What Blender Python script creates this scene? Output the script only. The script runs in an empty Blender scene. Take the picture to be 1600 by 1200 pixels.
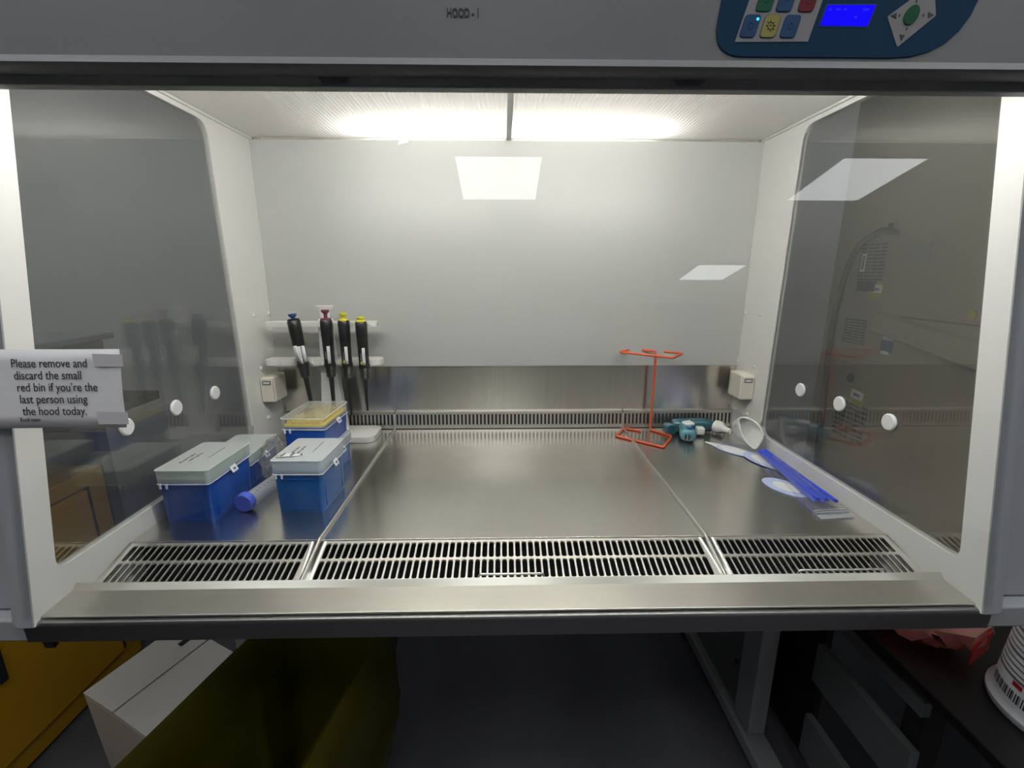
import bpy, bmesh, math, random
from mathutils import Vector, Matrix, Euler
random.seed(7)
C = bpy.context.scene.collection
SC = bpy.context.scene
R = math.radians

# ------------------------------------------------------------------ camera, world, exposure
cam_d = bpy.data.cameras.new('camera')
cam_d.sensor_width = 36.0
cam_d.lens = 720.2 / 1600 * 36.0
cam_d.clip_start = 0.02
cam = bpy.data.objects.new('camera', cam_d); C.objects.link(cam)
cam.location = (-0.0165, -0.6511, 0.4088)
PITCH, YAW = 0.2388, 0.0197
fwd = Vector((math.sin(YAW) * math.cos(PITCH), math.cos(YAW) * math.cos(PITCH), -math.sin(PITCH)))
rgt = Vector((math.cos(YAW), -math.sin(YAW), 0))
upv = rgt.cross(fwd)
cam.rotation_euler = Matrix((rgt, upv, -fwd)).transposed().to_euler()
SC.camera = cam
SC.view_settings.view_transform = 'Standard'
SC.view_settings.look = 'None'
SC.view_settings.exposure = 0.0
SC.view_settings.gamma = 1.0
SC.view_settings.use_curve_mapping = False
SC.cycles.sample_clamp_indirect = 6.0
SC.cycles.caustics_reflective = False
SC.cycles.caustics_refractive = False
SC.cycles.transparent_max_bounces = 24
wd = bpy.data.worlds.new('world'); SC.world = wd; wd.use_nodes = True
wd.node_tree.nodes['Background'].inputs[0].default_value = (0.5, 0.52, 0.55, 1)
wd.node_tree.nodes['Background'].inputs[1].default_value = 0.02
ROOM_PANEL = 4.6      # radiance of the ceiling light panels of the room
HOOD_TUBE = 54.0      # radiance of the tubes behind the header
REAR_TUBE = 55.0      # radiance of the tubes above the rear of the translucent hood ceiling

# ------------------------------------------------------------------ materials
def nt(name):
    m = bpy.data.materials.new(name); m.use_nodes = True
    t = m.node_tree; b = t.nodes['Principled BSDF']
    return m, t, b
def N(t, kind, **kw):
    n = t.nodes.new(kind)
    for k, v in kw.items(): setattr(n, k, v)
    return n
def mat(name, col, rough=.5, metal=0, var=.06, scale=(6, 6, 6), bump=0, bscale=300, spec=.5, coat=0, noise=4, emit=None):
    m, t, b = nt(name)
    b.inputs['Roughness'].default_value = rough; b.inputs['Metallic'].default_value = metal
    b.inputs['Specular IOR Level'].default_value = spec
    b.inputs['Coat Weight'].default_value = coat
    tc = N(t, 'ShaderNodeTexCoord'); mp = N(t, 'ShaderNodeMapping'); mp.inputs['Scale'].default_value = scale
    no = N(t, 'ShaderNodeTexNoise'); no.inputs['Scale'].default_value = noise; no.inputs['Detail'].default_value = 5
    mr = N(t, 'ShaderNodeMapRange'); mr.inputs['To Min'].default_value = 1 - var; mr.inputs['To Max'].default_value = 1 + var
    mx = N(t, 'ShaderNodeMix', data_type='RGBA', blend_type='MULTIPLY'); mx.inputs[0].default_value = 1
    mx.inputs[6].default_value = (*col, 1)
    t.links.new(tc.outputs['Object'], mp.inputs[0]); t.links.new(mp.outputs[0], no.inputs['Vector'])
    t.links.new(no.outputs[0], mr.inputs[0]); t.links.new(mr.outputs[0], mx.inputs[7])
    t.links.new(mx.outputs[2], b.inputs['Base Color'])
    if bump:
        n2 = N(t, 'ShaderNodeTexNoise'); n2.inputs['Scale'].default_value = bscale; n2.inputs['Detail'].default_value = 2
        bp = N(t, 'ShaderNodeBump'); bp.inputs['Strength'].default_value = bump; bp.inputs['Distance'].default_value = .001
        t.links.new(tc.outputs['Object'], n2.inputs['Vector']); t.links.new(n2.outputs[0], bp.inputs['Height'])
        t.links.new(bp.outputs[0], b.inputs['Normal'])
    if emit:
        b.inputs['Emission Color'].default_value = (*emit[0], 1); b.inputs['Emission Strength'].default_value = emit[1]
    return m
def emat(name, col, s):
    m = bpy.data.materials.new(name); m.use_nodes = True; t = m.node_tree; t.nodes.clear()
    e = N(t, 'ShaderNodeEmission'); e.inputs[0].default_value = (*col, 1); e.inputs[1].default_value = s
    o = N(t, 'ShaderNodeOutputMaterial'); t.links.new(e.outputs[0], o.inputs[0])
    return m
def steel(name, col, rough, scl, tang=(1, 0, 0), aniso=.5, streak=.06):
    m, t, b = nt(name)
    b.inputs['Metallic'].default_value = 1
    tc = N(t, 'ShaderNodeTexCoord'); mp = N(t, 'ShaderNodeMapping'); mp.inputs['Scale'].default_value = scl
    no = N(t, 'ShaderNodeTexNoise'); no.inputs['Scale'].default_value = 1; no.inputs['Detail'].default_value = 2
    st = N(t, 'ShaderNodeTexNoise'); st.inputs['Scale'].default_value = 6; st.inputs['Detail'].default_value = 4
    t.links.new(tc.outputs['Object'], mp.inputs[0]); t.links.new(mp.outputs[0], no.inputs['Vector'])
    t.links.new(tc.outputs['Object'], st.inputs['Vector'])
    mr = N(t, 'ShaderNodeMapRange'); mr.inputs['To Min'].default_value = rough - .022; mr.inputs['To Max'].default_value = rough + .022
    t.links.new(st.outputs[0], mr.inputs[0]); t.links.new(mr.outputs[0], b.inputs['Roughness'])
    m2 = N(t, 'ShaderNodeMapRange'); m2.inputs['To Min'].default_value = 1 - streak; m2.inputs['To Max'].default_value = 1 + streak
    mx = N(t, 'ShaderNodeMix', data_type='RGBA', blend_type='MULTIPLY'); mx.inputs[0].default_value = 1
    mx.inputs[6].default_value = (*col, 1)
    t.links.new(no.outputs[0], m2.inputs[0]); t.links.new(m2.outputs[0], mx.inputs[7]); t.links.new(mx.outputs[2], b.inputs['Base Color'])
    if aniso:
        b.inputs['Anisotropic'].default_value = aniso
        cx = N(t, 'ShaderNodeCombineXYZ')
        for k in range(3): cx.inputs[k].default_value = tang[k]
        t.links.new(cx.outputs[0], b.inputs['Tangent'])
    return m
def glass(name, tint=(.95, .97, .96), rough=.0, body=0, bodycol=(.9, .9, .9), ior=1.5, bump=0):
    """thin clear sheet: Fresnel reflection over a clear (optionally milky) body"""
    m = bpy.data.materials.new(name); m.use_nodes = True; t = m.node_tree; t.nodes.clear()
    o = N(t, 'ShaderNodeOutputMaterial'); tr = N(t, 'ShaderNodeBsdfTransparent'); tr.inputs[0].default_value = (*tint, 1)
    gl = N(t, 'ShaderNodeBsdfGlossy'); gl.inputs['Roughness'].default_value = rough
    ge = N(t, 'ShaderNodeNewGeometry'); mr = N(t, 'ShaderNodeMapRange')
    mr.inputs['To Min'].default_value = ior; mr.inputs['To Max'].default_value = 1 / ior
    fr = N(t, 'ShaderNodeFresnel'); t.links.new(ge.outputs['Backfacing'], mr.inputs[0]); t.links.new(mr.outputs[0], fr.inputs['IOR'])
    base = tr
    if body:
        df = N(t, 'ShaderNodeBsdfDiffuse'); df.inputs[0].default_value = (*bodycol, 1)
        tl = N(t, 'ShaderNodeBsdfTranslucent'); tl.inputs[0].default_value = (*bodycol, 1)
        m1 = N(t, 'ShaderNodeMixShader'); m1.inputs[0].default_value = .35
        t.links.new(df.outputs[0], m1.inputs[1]); t.links.new(tl.outputs[0], m1.inputs[2])
        m2 = N(t, 'ShaderNodeMixShader'); m2.inputs[0].default_value = body
        t.links.new(tr.outputs[0], m2.inputs[1]); t.links.new(m1.outputs[0], m2.inputs[2]); base = m2
    if bump:
        tc = N(t, 'ShaderNodeTexCoord'); n2 = N(t, 'ShaderNodeTexNoise'); n2.inputs['Scale'].default_value = 60
        bp = N(t, 'ShaderNodeBump'); bp.inputs['Strength'].default_value = bump; bp.inputs['Distance'].default_value = .002
        t.links.new(tc.outputs['Object'], n2.inputs['Vector']); t.links.new(n2.outputs[0], bp.inputs['Height'])
        t.links.new(bp.outputs[0], gl.inputs['Normal']); t.links.new(bp.outputs[0], fr.inputs['Normal'])
    mx = N(t, 'ShaderNodeMixShader'); t.links.new(fr.outputs[0], mx.inputs[0])
    t.links.new(base.outputs[0], mx.inputs[1]); t.links.new(gl.outputs[0], mx.inputs[2]); t.links.new(mx.outputs[0], o.inputs[0])
    return m

M = {}
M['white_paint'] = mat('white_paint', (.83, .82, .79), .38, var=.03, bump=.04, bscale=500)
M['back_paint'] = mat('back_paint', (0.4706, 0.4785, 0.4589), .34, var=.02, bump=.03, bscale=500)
M['ceiling_paint'] = mat('ceiling_paint', (.80, .79, .77), .30, var=.03, bump=.25, bscale=90)
M['trim_grey'] = mat('trim_grey', (.55, .55, .53), .4, var=.03)
M['header_grey'] = mat('header_grey', (0.1485, 0.1485, 0.153), .5, var=.03, bump=.25, bscale=900)
M['lip_lit_grey'] = mat('lip_lit_grey', (.22, .22, .225), .5, var=.03, bump=.25, bscale=900)  # header grey lightened for the light the tilted lip catches
M['cover_grey'] = mat('cover_grey', (0.368, 0.376, 0.392), .5, var=.04, bump=.25, bscale=900)
M['dark_frame'] = mat('dark_frame', (0.324, 0.33, 0.324), .45, var=.1)
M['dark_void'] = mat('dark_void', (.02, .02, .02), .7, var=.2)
M['steel_tray'] = steel('steel_tray', (0.792, 0.768, 0.708), .235, (300, 8, 8), (0, 1, 0), .6)
M['steel_back'] = steel('steel_back', (0.756, 0.729, 0.675), .23, (400, 4, 2), (0, 0, 1), .75, .16)
M['steel_grille'] = steel('steel_grille', (.80, .78, .73), .32, (30, 200, 30), aniso=0)
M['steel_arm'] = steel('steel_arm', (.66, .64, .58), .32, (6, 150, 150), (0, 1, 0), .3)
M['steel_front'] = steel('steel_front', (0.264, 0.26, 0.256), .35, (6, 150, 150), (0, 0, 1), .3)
M['steel_bright'] = steel('steel_bright', (.85, .84, .81), .22, (20, 20, 20), aniso=0)
M['sash_glass'] = glass('sash_glass', (.985, .99, .985))
M['window_glass'] = glass('window_glass', (.92, .93, .92), 0, .042, (.8, .8, .78), 1.8)
M['plug_white'] = mat('plug_white', (.86, .86, .85), .5)
M['plastic_white'] = mat('plastic_white', (.84, .83, .79), .3, var=.02)
M['plastic_cream'] = mat('plastic_cream', (.74, .71, .60), .35, var=.02)
M['paper'] = mat('paper', (.78, .76, .77), .8, var=.015)
M['tape'] = mat('tape', (.62, .60, .61), .35)
M['ink'] = mat('ink', (.03, .03, .035), .7)
M['ink_grey'] = mat('ink_grey', (.18, .18, .20), .7)
M['black_plastic'] = mat('black_plastic', (.012, .012, .013), .32, var=.1)
M['label_white'] = mat('label_white', (0.8, 0.8, 0.8), .6)
M['box_blue'] = mat('box_blue', (.006, .075, .40), .28, var=.10, coat=.2)
M['box_blue_light'] = mat('box_blue_light', (.008, .13, .46), .28, var=.12, coat=.2)
M['lid'] = glass('lid', (.95, .98, .97), .15, .58, (.97, .98, .97))
M['lid_clear'] = glass('lid_clear', (.95, .96, .96), .1, .24, (.9, .9, .86))
M['tips_green'] = mat('tips_green', (.30, .50, .36), .5, var=.2, scale=(150, 150, 150))
M['tips_yellow'] = mat('tips_yellow', (.85, .66, .10), .5, var=.12, scale=(90, 90, 90))
M['tips_blue'] = mat('tips_blue', (.45, .60, .78), .5, var=.2, scale=(90, 90, 90))
M['tab_white'] = mat('tab_white', (.85, .88, .92), .35)
M['cap_blue'] = mat('cap_blue', (.08, .13, .62), .45, var=.03)
M['tube_clear'] = glass('tube_clear', (.95, .96, .97), .05, .5, (.92, .94, .96))
M['film'] = glass('film', (.96, .97, .97), .12, .10, (.9, .9, .9), bump=.6)
M['film_milky'] = glass('film_milky', (.92, .93, .95), .2, .45, (.85, .87, .9), bump=.5)
M['pack_white'] = mat('pack_white', (.84, .84, .83), .5, var=.03)
M['pack_blue'] = mat('pack_blue', (.52, .60, .86), .5, var=.03)
M['stick_blue'] = mat('stick_blue', (.025, .07, .66), .4, var=.12)
M['orange'] = mat('orange', (.62, .09, .02), .38, var=.05)
M['teal'] = mat('teal', (.018, .095, .13), .25, var=.2, coat=.4)
M['teal_light'] = mat('teal_light', (.10, .30, .36), .25, var=.25, coat=.4, scale=(40, 40, 40))
M['bluecap'] = mat('bluecap', (.02, .06, .20), .4)
M['plum'] = mat('plum', (.13, .03, .06), .4)
M['yellow'] = mat('yellow', (.62, .55, .03), .4)
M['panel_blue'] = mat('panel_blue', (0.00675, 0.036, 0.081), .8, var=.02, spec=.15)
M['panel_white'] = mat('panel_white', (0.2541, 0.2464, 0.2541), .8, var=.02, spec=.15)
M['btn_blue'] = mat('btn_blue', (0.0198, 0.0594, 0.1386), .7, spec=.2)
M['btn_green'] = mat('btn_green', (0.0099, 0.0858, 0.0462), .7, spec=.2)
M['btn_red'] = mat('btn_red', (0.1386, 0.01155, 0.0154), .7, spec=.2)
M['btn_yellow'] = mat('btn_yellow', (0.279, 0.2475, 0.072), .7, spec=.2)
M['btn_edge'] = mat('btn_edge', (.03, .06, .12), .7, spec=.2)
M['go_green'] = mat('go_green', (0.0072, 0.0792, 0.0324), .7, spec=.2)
M['lcd'] = emat('lcd', (.008, .004, 1.0), .95)
M['lcd_text'] = emat('lcd_text', (.05, .06, 1.0), 1.0)
M['led'] = emat('led', (.05, .55, 1.0), 1.6)
M['hood_tube'] = emat('hood_tube', (1, .985, .95), HOOD_TUBE)
M['room_panel'] = emat('room_panel', (.96, .99, 1.0), ROOM_PANEL)
M['floor'] = mat('floor', (0.1, 0.1, 0.115), .55, var=.15, scale=(3, 3, 3), bump=.1)
M['wall'] = mat('wall', (0.567, 0.5765, 0.5859), .7, var=.05, scale=(2, 2, 2))
M['room_ceiling'] = mat('room_ceiling', (0.54, 0.549, 0.558), .8)
M['bench_black'] = mat('bench_black', (0.0072, 0.0072, 0.0078), .4, var=.6, scale=(60, 60, 60), bump=.2)
M['rack_board'] = mat('rack_board', (0.156, 0.159, 0.162), .55, var=.1)
M['cab_yellow'] = mat('cab_yellow', (0.5655, 0.3045, 0.0116), .4, var=.05, bump=.1)
M['cab_dark'] = mat('cab_dark', (.10, .055, .006), .6)
M['grey_box'] = mat('grey_box', (0.252, 0.252, 0.2352), .5, var=.08)
M['beige'] = mat('beige', (0.3168, 0.264, 0.1893), .5, var=.05, scale=(2, 2, 2))
M['beige_dark'] = mat('beige_dark', (0.198, 0.1527, 0.1031), .6, var=.08)
M['vent_dark'] = mat('vent_dark', (.05, .05, .05), .6)
M['sticker_yellow'] = mat('sticker_yellow', (0.444, 0.36, 0.048), .6)
M['sticker_blue'] = mat('sticker_blue', (.08, .09, .22), .6)
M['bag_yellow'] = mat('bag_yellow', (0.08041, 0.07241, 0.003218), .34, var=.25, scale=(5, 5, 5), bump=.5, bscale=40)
M['bin_black'] = mat('bin_black', (.02, .02, .02), .5)
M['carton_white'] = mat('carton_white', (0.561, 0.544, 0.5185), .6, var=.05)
M['red_bag'] = glass('red_bag', (.85, .5, .48), .25, .8, (.86, .42, .38), bump=.6)
M['red'] = mat('red', (.50, .02, .02), .5)
M['tub_white'] = mat('tub_white', (0.648, 0.657, 0.684), .4, var=.05)
M['stand_grey'] = mat('stand_grey', (0.312, 0.312, 0.318), .5, var=.05)
M['stand_dark'] = mat('stand_dark', (0.132, 0.132, 0.135), .5, var=.08)
M['rubber'] = mat('rubber', (.015, .015, .015), .7)

def diffuser_material():
    """translucent ribbed light diffuser"""
    m = bpy.data.materials.new('diffuser_sheet'); m.use_nodes = True; t = m.node_tree; t.nodes.clear()
    o = N(t, 'ShaderNodeOutputMaterial'); tl = N(t, 'ShaderNodeBsdfTranslucent'); tl.inputs[0].default_value = (.72, .71, .69, 1)
    df = N(t, 'ShaderNodeBsdfDiffuse'); df.inputs[0].default_value = (.84, .83, .81, 1)
    gl = N(t, 'ShaderNodeBsdfGlossy'); gl.inputs['Roughness'].default_value = .3
    m1 = N(t, 'ShaderNodeMixShader'); m1.inputs[0].default_value = .62
    t.links.new(tl.outputs[0], m1.inputs[1]); t.links.new(df.outputs[0], m1.inputs[2])
    m2 = N(t, 'ShaderNodeMixShader'); m2.inputs[0].default_value = .06
    t.links.new(m1.outputs[0], m2.inputs[1]); t.links.new(gl.outputs[0], m2.inputs[2]); t.links.new(m2.outputs[0], o.inputs[0]); return m
M['diffuser_sheet'] = diffuser_material()
M['rear_tube'] = emat('rear_tube', (1, .985, .95), REAR_TUBE)

# ------------------------------------------------------------------ mesh helpers
class MB:
    def __init__(s): s.v = []; s.f = []
    def add(s, vs, fs):
        o = len(s.v); s.v += [Vector(v) for v in vs]; s.f += [[i + o for i in f] for f in fs]; return s
    def box(s, c, d, rot=None):
        x, y, z = d[0] / 2, d[1] / 2, d[2] / 2
        vs = [Vector((a * x, b * y, e * z)) for a in (-1, 1) for b in (-1, 1) for e in (-1, 1)]
        if rot: q = Euler(rot).to_matrix(); vs = [q @ v for v in vs]
        vs = [v + Vector(c) for v in vs]
        return s.add(vs, [(0, 1, 3, 2), (4, 6, 7, 5), (0, 4, 5, 1), (2, 3, 7, 6), (0, 2, 6, 4), (1, 5, 7, 3)])
    def bb(s, x0, x1, y0, y1, z0, z1): return s.box(((x0 + x1) / 2, (y0 + y1) / 2, (z0 + z1) / 2), (x1 - x0, y1 - y0, z1 - z0))
    def prism(s, a, b):
        """two matching loops joined and capped"""
        n = len(a)
        return s.add(list(a) + list(b), [list(range(n))[::-1], list(range(n, 2 * n))] + [(i, (i + 1) % n, n + (i + 1) % n, n + i) for i in range(n)])
    def loft(s, loops, cap=True, closed=True):
        n = len(loops[0]); vs = [v for l in loops for v in l]; fs = []
        for k in range(len(loops) - 1):
            for i in range(n if closed else n - 1):
                j = (i + 1) % n; fs.append((k * n + i, k * n + j, (k + 1) * n + j, (k + 1) * n + i))
        if cap: fs += [list(range(n))[::-1], list(range((len(loops) - 1) * n, len(loops) * n))]
        return s.add(vs, fs)
    def rings(s, secs, n=20, cap=True):
        """secs: (cx, cy, cz, rx, ry) sections stacked along z"""
        return s.loft([[Vector((c[0] + c[3] * math.cos(2 * math.pi * i / n), c[1] + c[4] * math.sin(2 * math.pi * i / n), c[2])) for i in range(n)] for c in secs], cap)
    def lathe(s, prof, c=(0, 0, 0), n=24, axis=None, cap=True):
        q = Vector((0, 0, 1)).rotation_difference(Vector(axis)).to_matrix() if axis else Matrix.Identity(3)
        return s.loft([[q @ Vector((r * math.cos(2 * math.pi * i / n), r * math.sin(2 * math.pi * i / n), h)) + Vector(c) for i in range(n)] for r, h in prof], cap)
    def tube(s, pts, r, n=10, closed=False):
        pts = [Vector(p) for p in pts]; loops = []; K = len(pts); prev = None
        for k in range(K):
            a = pts[(k - 1) % K] if closed or k else pts[k]; b = pts[(k + 1) % K] if closed or k < K - 1 else pts[k]
            d = (b - a).normalized()
            if prev is None:
                u = d.orthogonal().normalized()
            else:
                u = (prev - d * prev.dot(d)).normalized()
            prev = u; w = d.cross(u)
            loops.append([pts[k] + r * (math.cos(2 * math.pi * i / n) * u + math.sin(2 * math.pi * i / n) * w) for i in range(n)])
        if closed: loops.append(loops[0])
        return s.loft(loops, not closed)
    def xform(s, mtx):
        s.v = [mtx @ v for v in s.v]; return s
    def build(s, name, m, parent=None, smooth=35, bevel=0, seg=2, world=False, solid=0):
        me = bpy.data.meshes.new(name)
        vs = [v - parent_loc(parent) for v in s.v] if (world and parent) else s.v
        me.from_pydata([tuple(v) for v in vs], [], s.f)
        bm = bmesh.new(); bm.from_mesh(me); bmesh.ops.remove_doubles(bm, verts=bm.verts, dist=1e-6)
        bmesh.ops.recalc_face_normals(bm, faces=bm.faces); bm.to_mesh(me); bm.free()
        return link(name, me, m, parent, smooth, bevel, seg, solid)
def parent_loc(p):
    v = Vector((0, 0, 0))
    while p: v += p.location; p = p.parent
    return v
def link(name, me, m, parent=None, smooth=35, bevel=0, seg=2, solid=0):
    me.materials.append(M[m] if isinstance(m, str) else m)
    if smooth:
        me.polygons.foreach_set('use_smooth', [True] * len(me.polygons)); me.set_sharp_from_angle(angle=R(smooth))
    o = bpy.data.objects.new(name, me); C.objects.link(o)
    if parent: o.parent = parent
    if solid:
        k = o.modifiers.new('thickness', 'SOLIDIFY'); k.thickness = solid; k.offset = 0
    if bevel:
        k = o.modifiers.new('bevel', 'BEVEL'); k.width = bevel; k.segments = seg; k.limit_method = 'ANGLE'; k.angle_limit = R(40); k.harden_normals = True
    return o
def thing(name, label, cat, loc=(0, 0, 0), rz=0, group=None):
    o = bpy.data.objects.new(name, None); C.objects.link(o); o.empty_display_size = .05
    o.location = loc; o.rotation_euler = (0, 0, rz)
    return tag(o, label, cat, group)
def tag(o, label, cat, group=None):
    o['label'] = label; o['category'] = cat
    if group: o['group'] = group
    return o
def struct(o): o['kind'] = 'structure'; return o
def plate(outer, holes, place, th):
    """flat plate with holes; outer / holes are 2-D loops, place(u, v, w) puts a point into the scene, w runs 0..th"""
    bm = bmesh.new(); es = []
    for lp in [outer] + holes:
        vs = [bm.verts.new((p[0], p[1], 0)) for p in lp]
        es += [bm.edges.new((vs[i], vs[(i + 1) % len(vs)])) for i in range(len(vs))]
    g = bmesh.ops.triangle_fill(bm, edges=es, use_beauty=True)
    fs = [f for f in bm.faces]
    ex = bmesh.ops.extrude_face_region(bm, geom=fs)
    for v in [x for x in ex['geom'] if isinstance(x, bmesh.types.BMVert)]: v.co.z = th
    for v in bm.verts: v.co = Vector(place(*v.co))
    bmesh.ops.recalc_face_normals(bm, faces=bm.faces)
    me = bpy.data.meshes.new('plate'); bm.to_mesh(me); bm.free(); return me
def rrect(x0, x1, y0, y1, r, n=5):
    p = []
    for cx, cy, a in ((x1 - r, y1 - r, 0), (x0 + r, y1 - r, 90), (x0 + r, y0 + r, 180), (x1 - r, y0 + r, 270)):
        p += [(cx + r * math.cos(R(a + 90 * i / n)), cy + r * math.sin(R(a + 90 * i / n))) for i in range(n + 1)]
    return p
def rounded(pts, rad, n=5):
    """round the corners of a 2-D or 3-D polygon"""
    out = []; K = len(pts); P = [Vector(p) for p in pts]
    rad = rad if isinstance(rad, (list, tuple)) else [rad] * K
    for i in range(K):
        a, b, c = P[i - 1], P[i], P[(i + 1) % K]
        if rad[i] <= 0: out.append(b); continue
        d1, d2 = (a - b), (c - b); r = min(rad[i], d1.length * .49, d2.length * .49)
        p, q = b + d1.normalized() * r, b + d2.normalized() * r
        out += [p * (1 - t) ** 2 + b * 2 * t * (1 - t) + q * t * t for t in [k / n for k in range(n + 1)]]
    return out
def bend_path(pts, rad, n=5):
    P = [Vector(p) for p in pts]; out = [P[0]]
    for i in range(1, len(P) - 1):
        d1, d2 = P[i - 1] - P[i], P[i + 1] - P[i]; r = min(rad, d1.length * .45, d2.length * .45)
        a, b = P[i] + d1.normalized() * r, P[i] + d2.normalized() * r
        out += [a * (1 - t) ** 2 + P[i] * 2 * t * (1 - t) + b * t * t for t in [k / n for k in range(n + 1)]]
    return out + [P[-1]]
def text(name, body, size, m, parent, frame, th=.0003, align='LEFT', sx=1, spacing=1, bold=0):
    """lettering as mesh; frame(u, v, w) places it"""
    cu = bpy.data.curves.new(name, 'FONT'); cu.body = body; cu.size = size; cu.align_x = align; cu.space_line = spacing
    cu.offset = bold; cu.resolution_u = 3; cu.extrude = th / 2
    o = bpy.data.objects.new(name, cu); C.objects.link(o)
    me = bpy.data.meshes.new_from_object(o.evaluated_get(bpy.context.evaluated_depsgraph_get()))
    bpy.data.objects.remove(o); bpy.data.curves.remove(cu)
    pl = parent_loc(parent) if parent else Vector((0, 0, 0))
    for v in me.vertices: v.co = Vector(frame(v.co.x * sx, v.co.y, v.co.z + th / 2)) - pl
    return link(name, me, m, parent, 0)
def dup(o, parent=None):
    c = o.copy(); C.objects.link(c)
    if parent: c.parent = parent
    for ch in o.children: dup(ch, c)
    return c

# ------------------------------------------------------------------ room
FLOOR, ROOF = -.85, 1.95
struct(MB().bb(-3.3, 4.2, -7, 1.6, FLOOR - .05, FLOOR).build('floor', 'floor'))
struct(MB().bb(-3.3, 4.2, -7, 1.6, ROOF, ROOF + .05).build('ceiling', 'room_ceiling'))
struct(MB().bb(-3.3, 4.2, 1.6, 1.65, FLOOR, ROOF).build('wall_back', 'wall'))
struct(MB().bb(-3.3, 4.2, -7.05, -7, FLOOR, ROOF).build('wall_front', 'wall'))
struct(MB().bb(-3.35, -3.3, -7, 1.6, FLOOR, ROOF).build('wall_left', 'wall'))
struct(MB().bb(4.2, 4.25, -7, 1.6, FLOOR, ROOF).build('wall_right', 'wall'))
for k, (x, y) in enumerate([(-.04, -2.9), (2.61, -2.9), (2.61, -5.25), (-.04, -.45), (2.61, -.45), (-2.69, -.45), (-1.36, -.45), (1.28, -.45), (-.04, -1.5), (2.61, -1.5), (-2.69, -1.5), (-1.36, -1.5), (1.28, -1.5)]):  # front and second rows are unseen panels added to brighten the room
    lab = ('square ceiling light panel straight behind the camera, mirrored in the middle of the sash', 'square ceiling light panel mirrored in the right side window area of the sash', 'far ceiling light panel mirrored low at the right of the back panel', 
           'added unseen ceiling light panel right over the cabinet front, middle of the front row', 'added unseen ceiling light panel of the front row at its right end', 'added unseen ceiling light panel of the front row at its left end', 'added unseen ceiling light panel of the front row left of its middle', 'added unseen ceiling light panel of the front row right of its middle',
           'added unseen ceiling light panel over the camera, middle of the second row', 'added unseen ceiling light panel of the second row at its right end', 'added unseen ceiling light panel of the second row at its left end', 'added unseen ceiling light panel of the second row left of its middle', 'added unseen ceiling light panel of the second row right of its middle')[k]
    t = thing('ceiling_light', lab, 'ceiling light', (x, y, ROOF), 0, 'square light panels in the room ceiling')
    MB().box((0, 0, -.006), (.585, .64, .006)).build('diffuser', 'room_panel', t)
    fr = MB()
    for sx in (-1, 1): fr.box((sx * .300, 0, -.006), (.015, .67, .012)); fr.box((0, sx * .3275, -.006), (.585, .015, .012))
    fr.build('frame', 'room_ceiling', t)

# ------------------------------------------------------------------ biosafety cabinet
W, D, H = .6, .5275, .71
S = .087 / .593                     # the front leans back by this much per metre of height
def fy(z, off=0): return -.1175 + off + S * z
hood = thing('safety_cabinet', 'white and grey laminar flow cabinet with stainless work surface and lit interior', 'safety cabinet')
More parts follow.
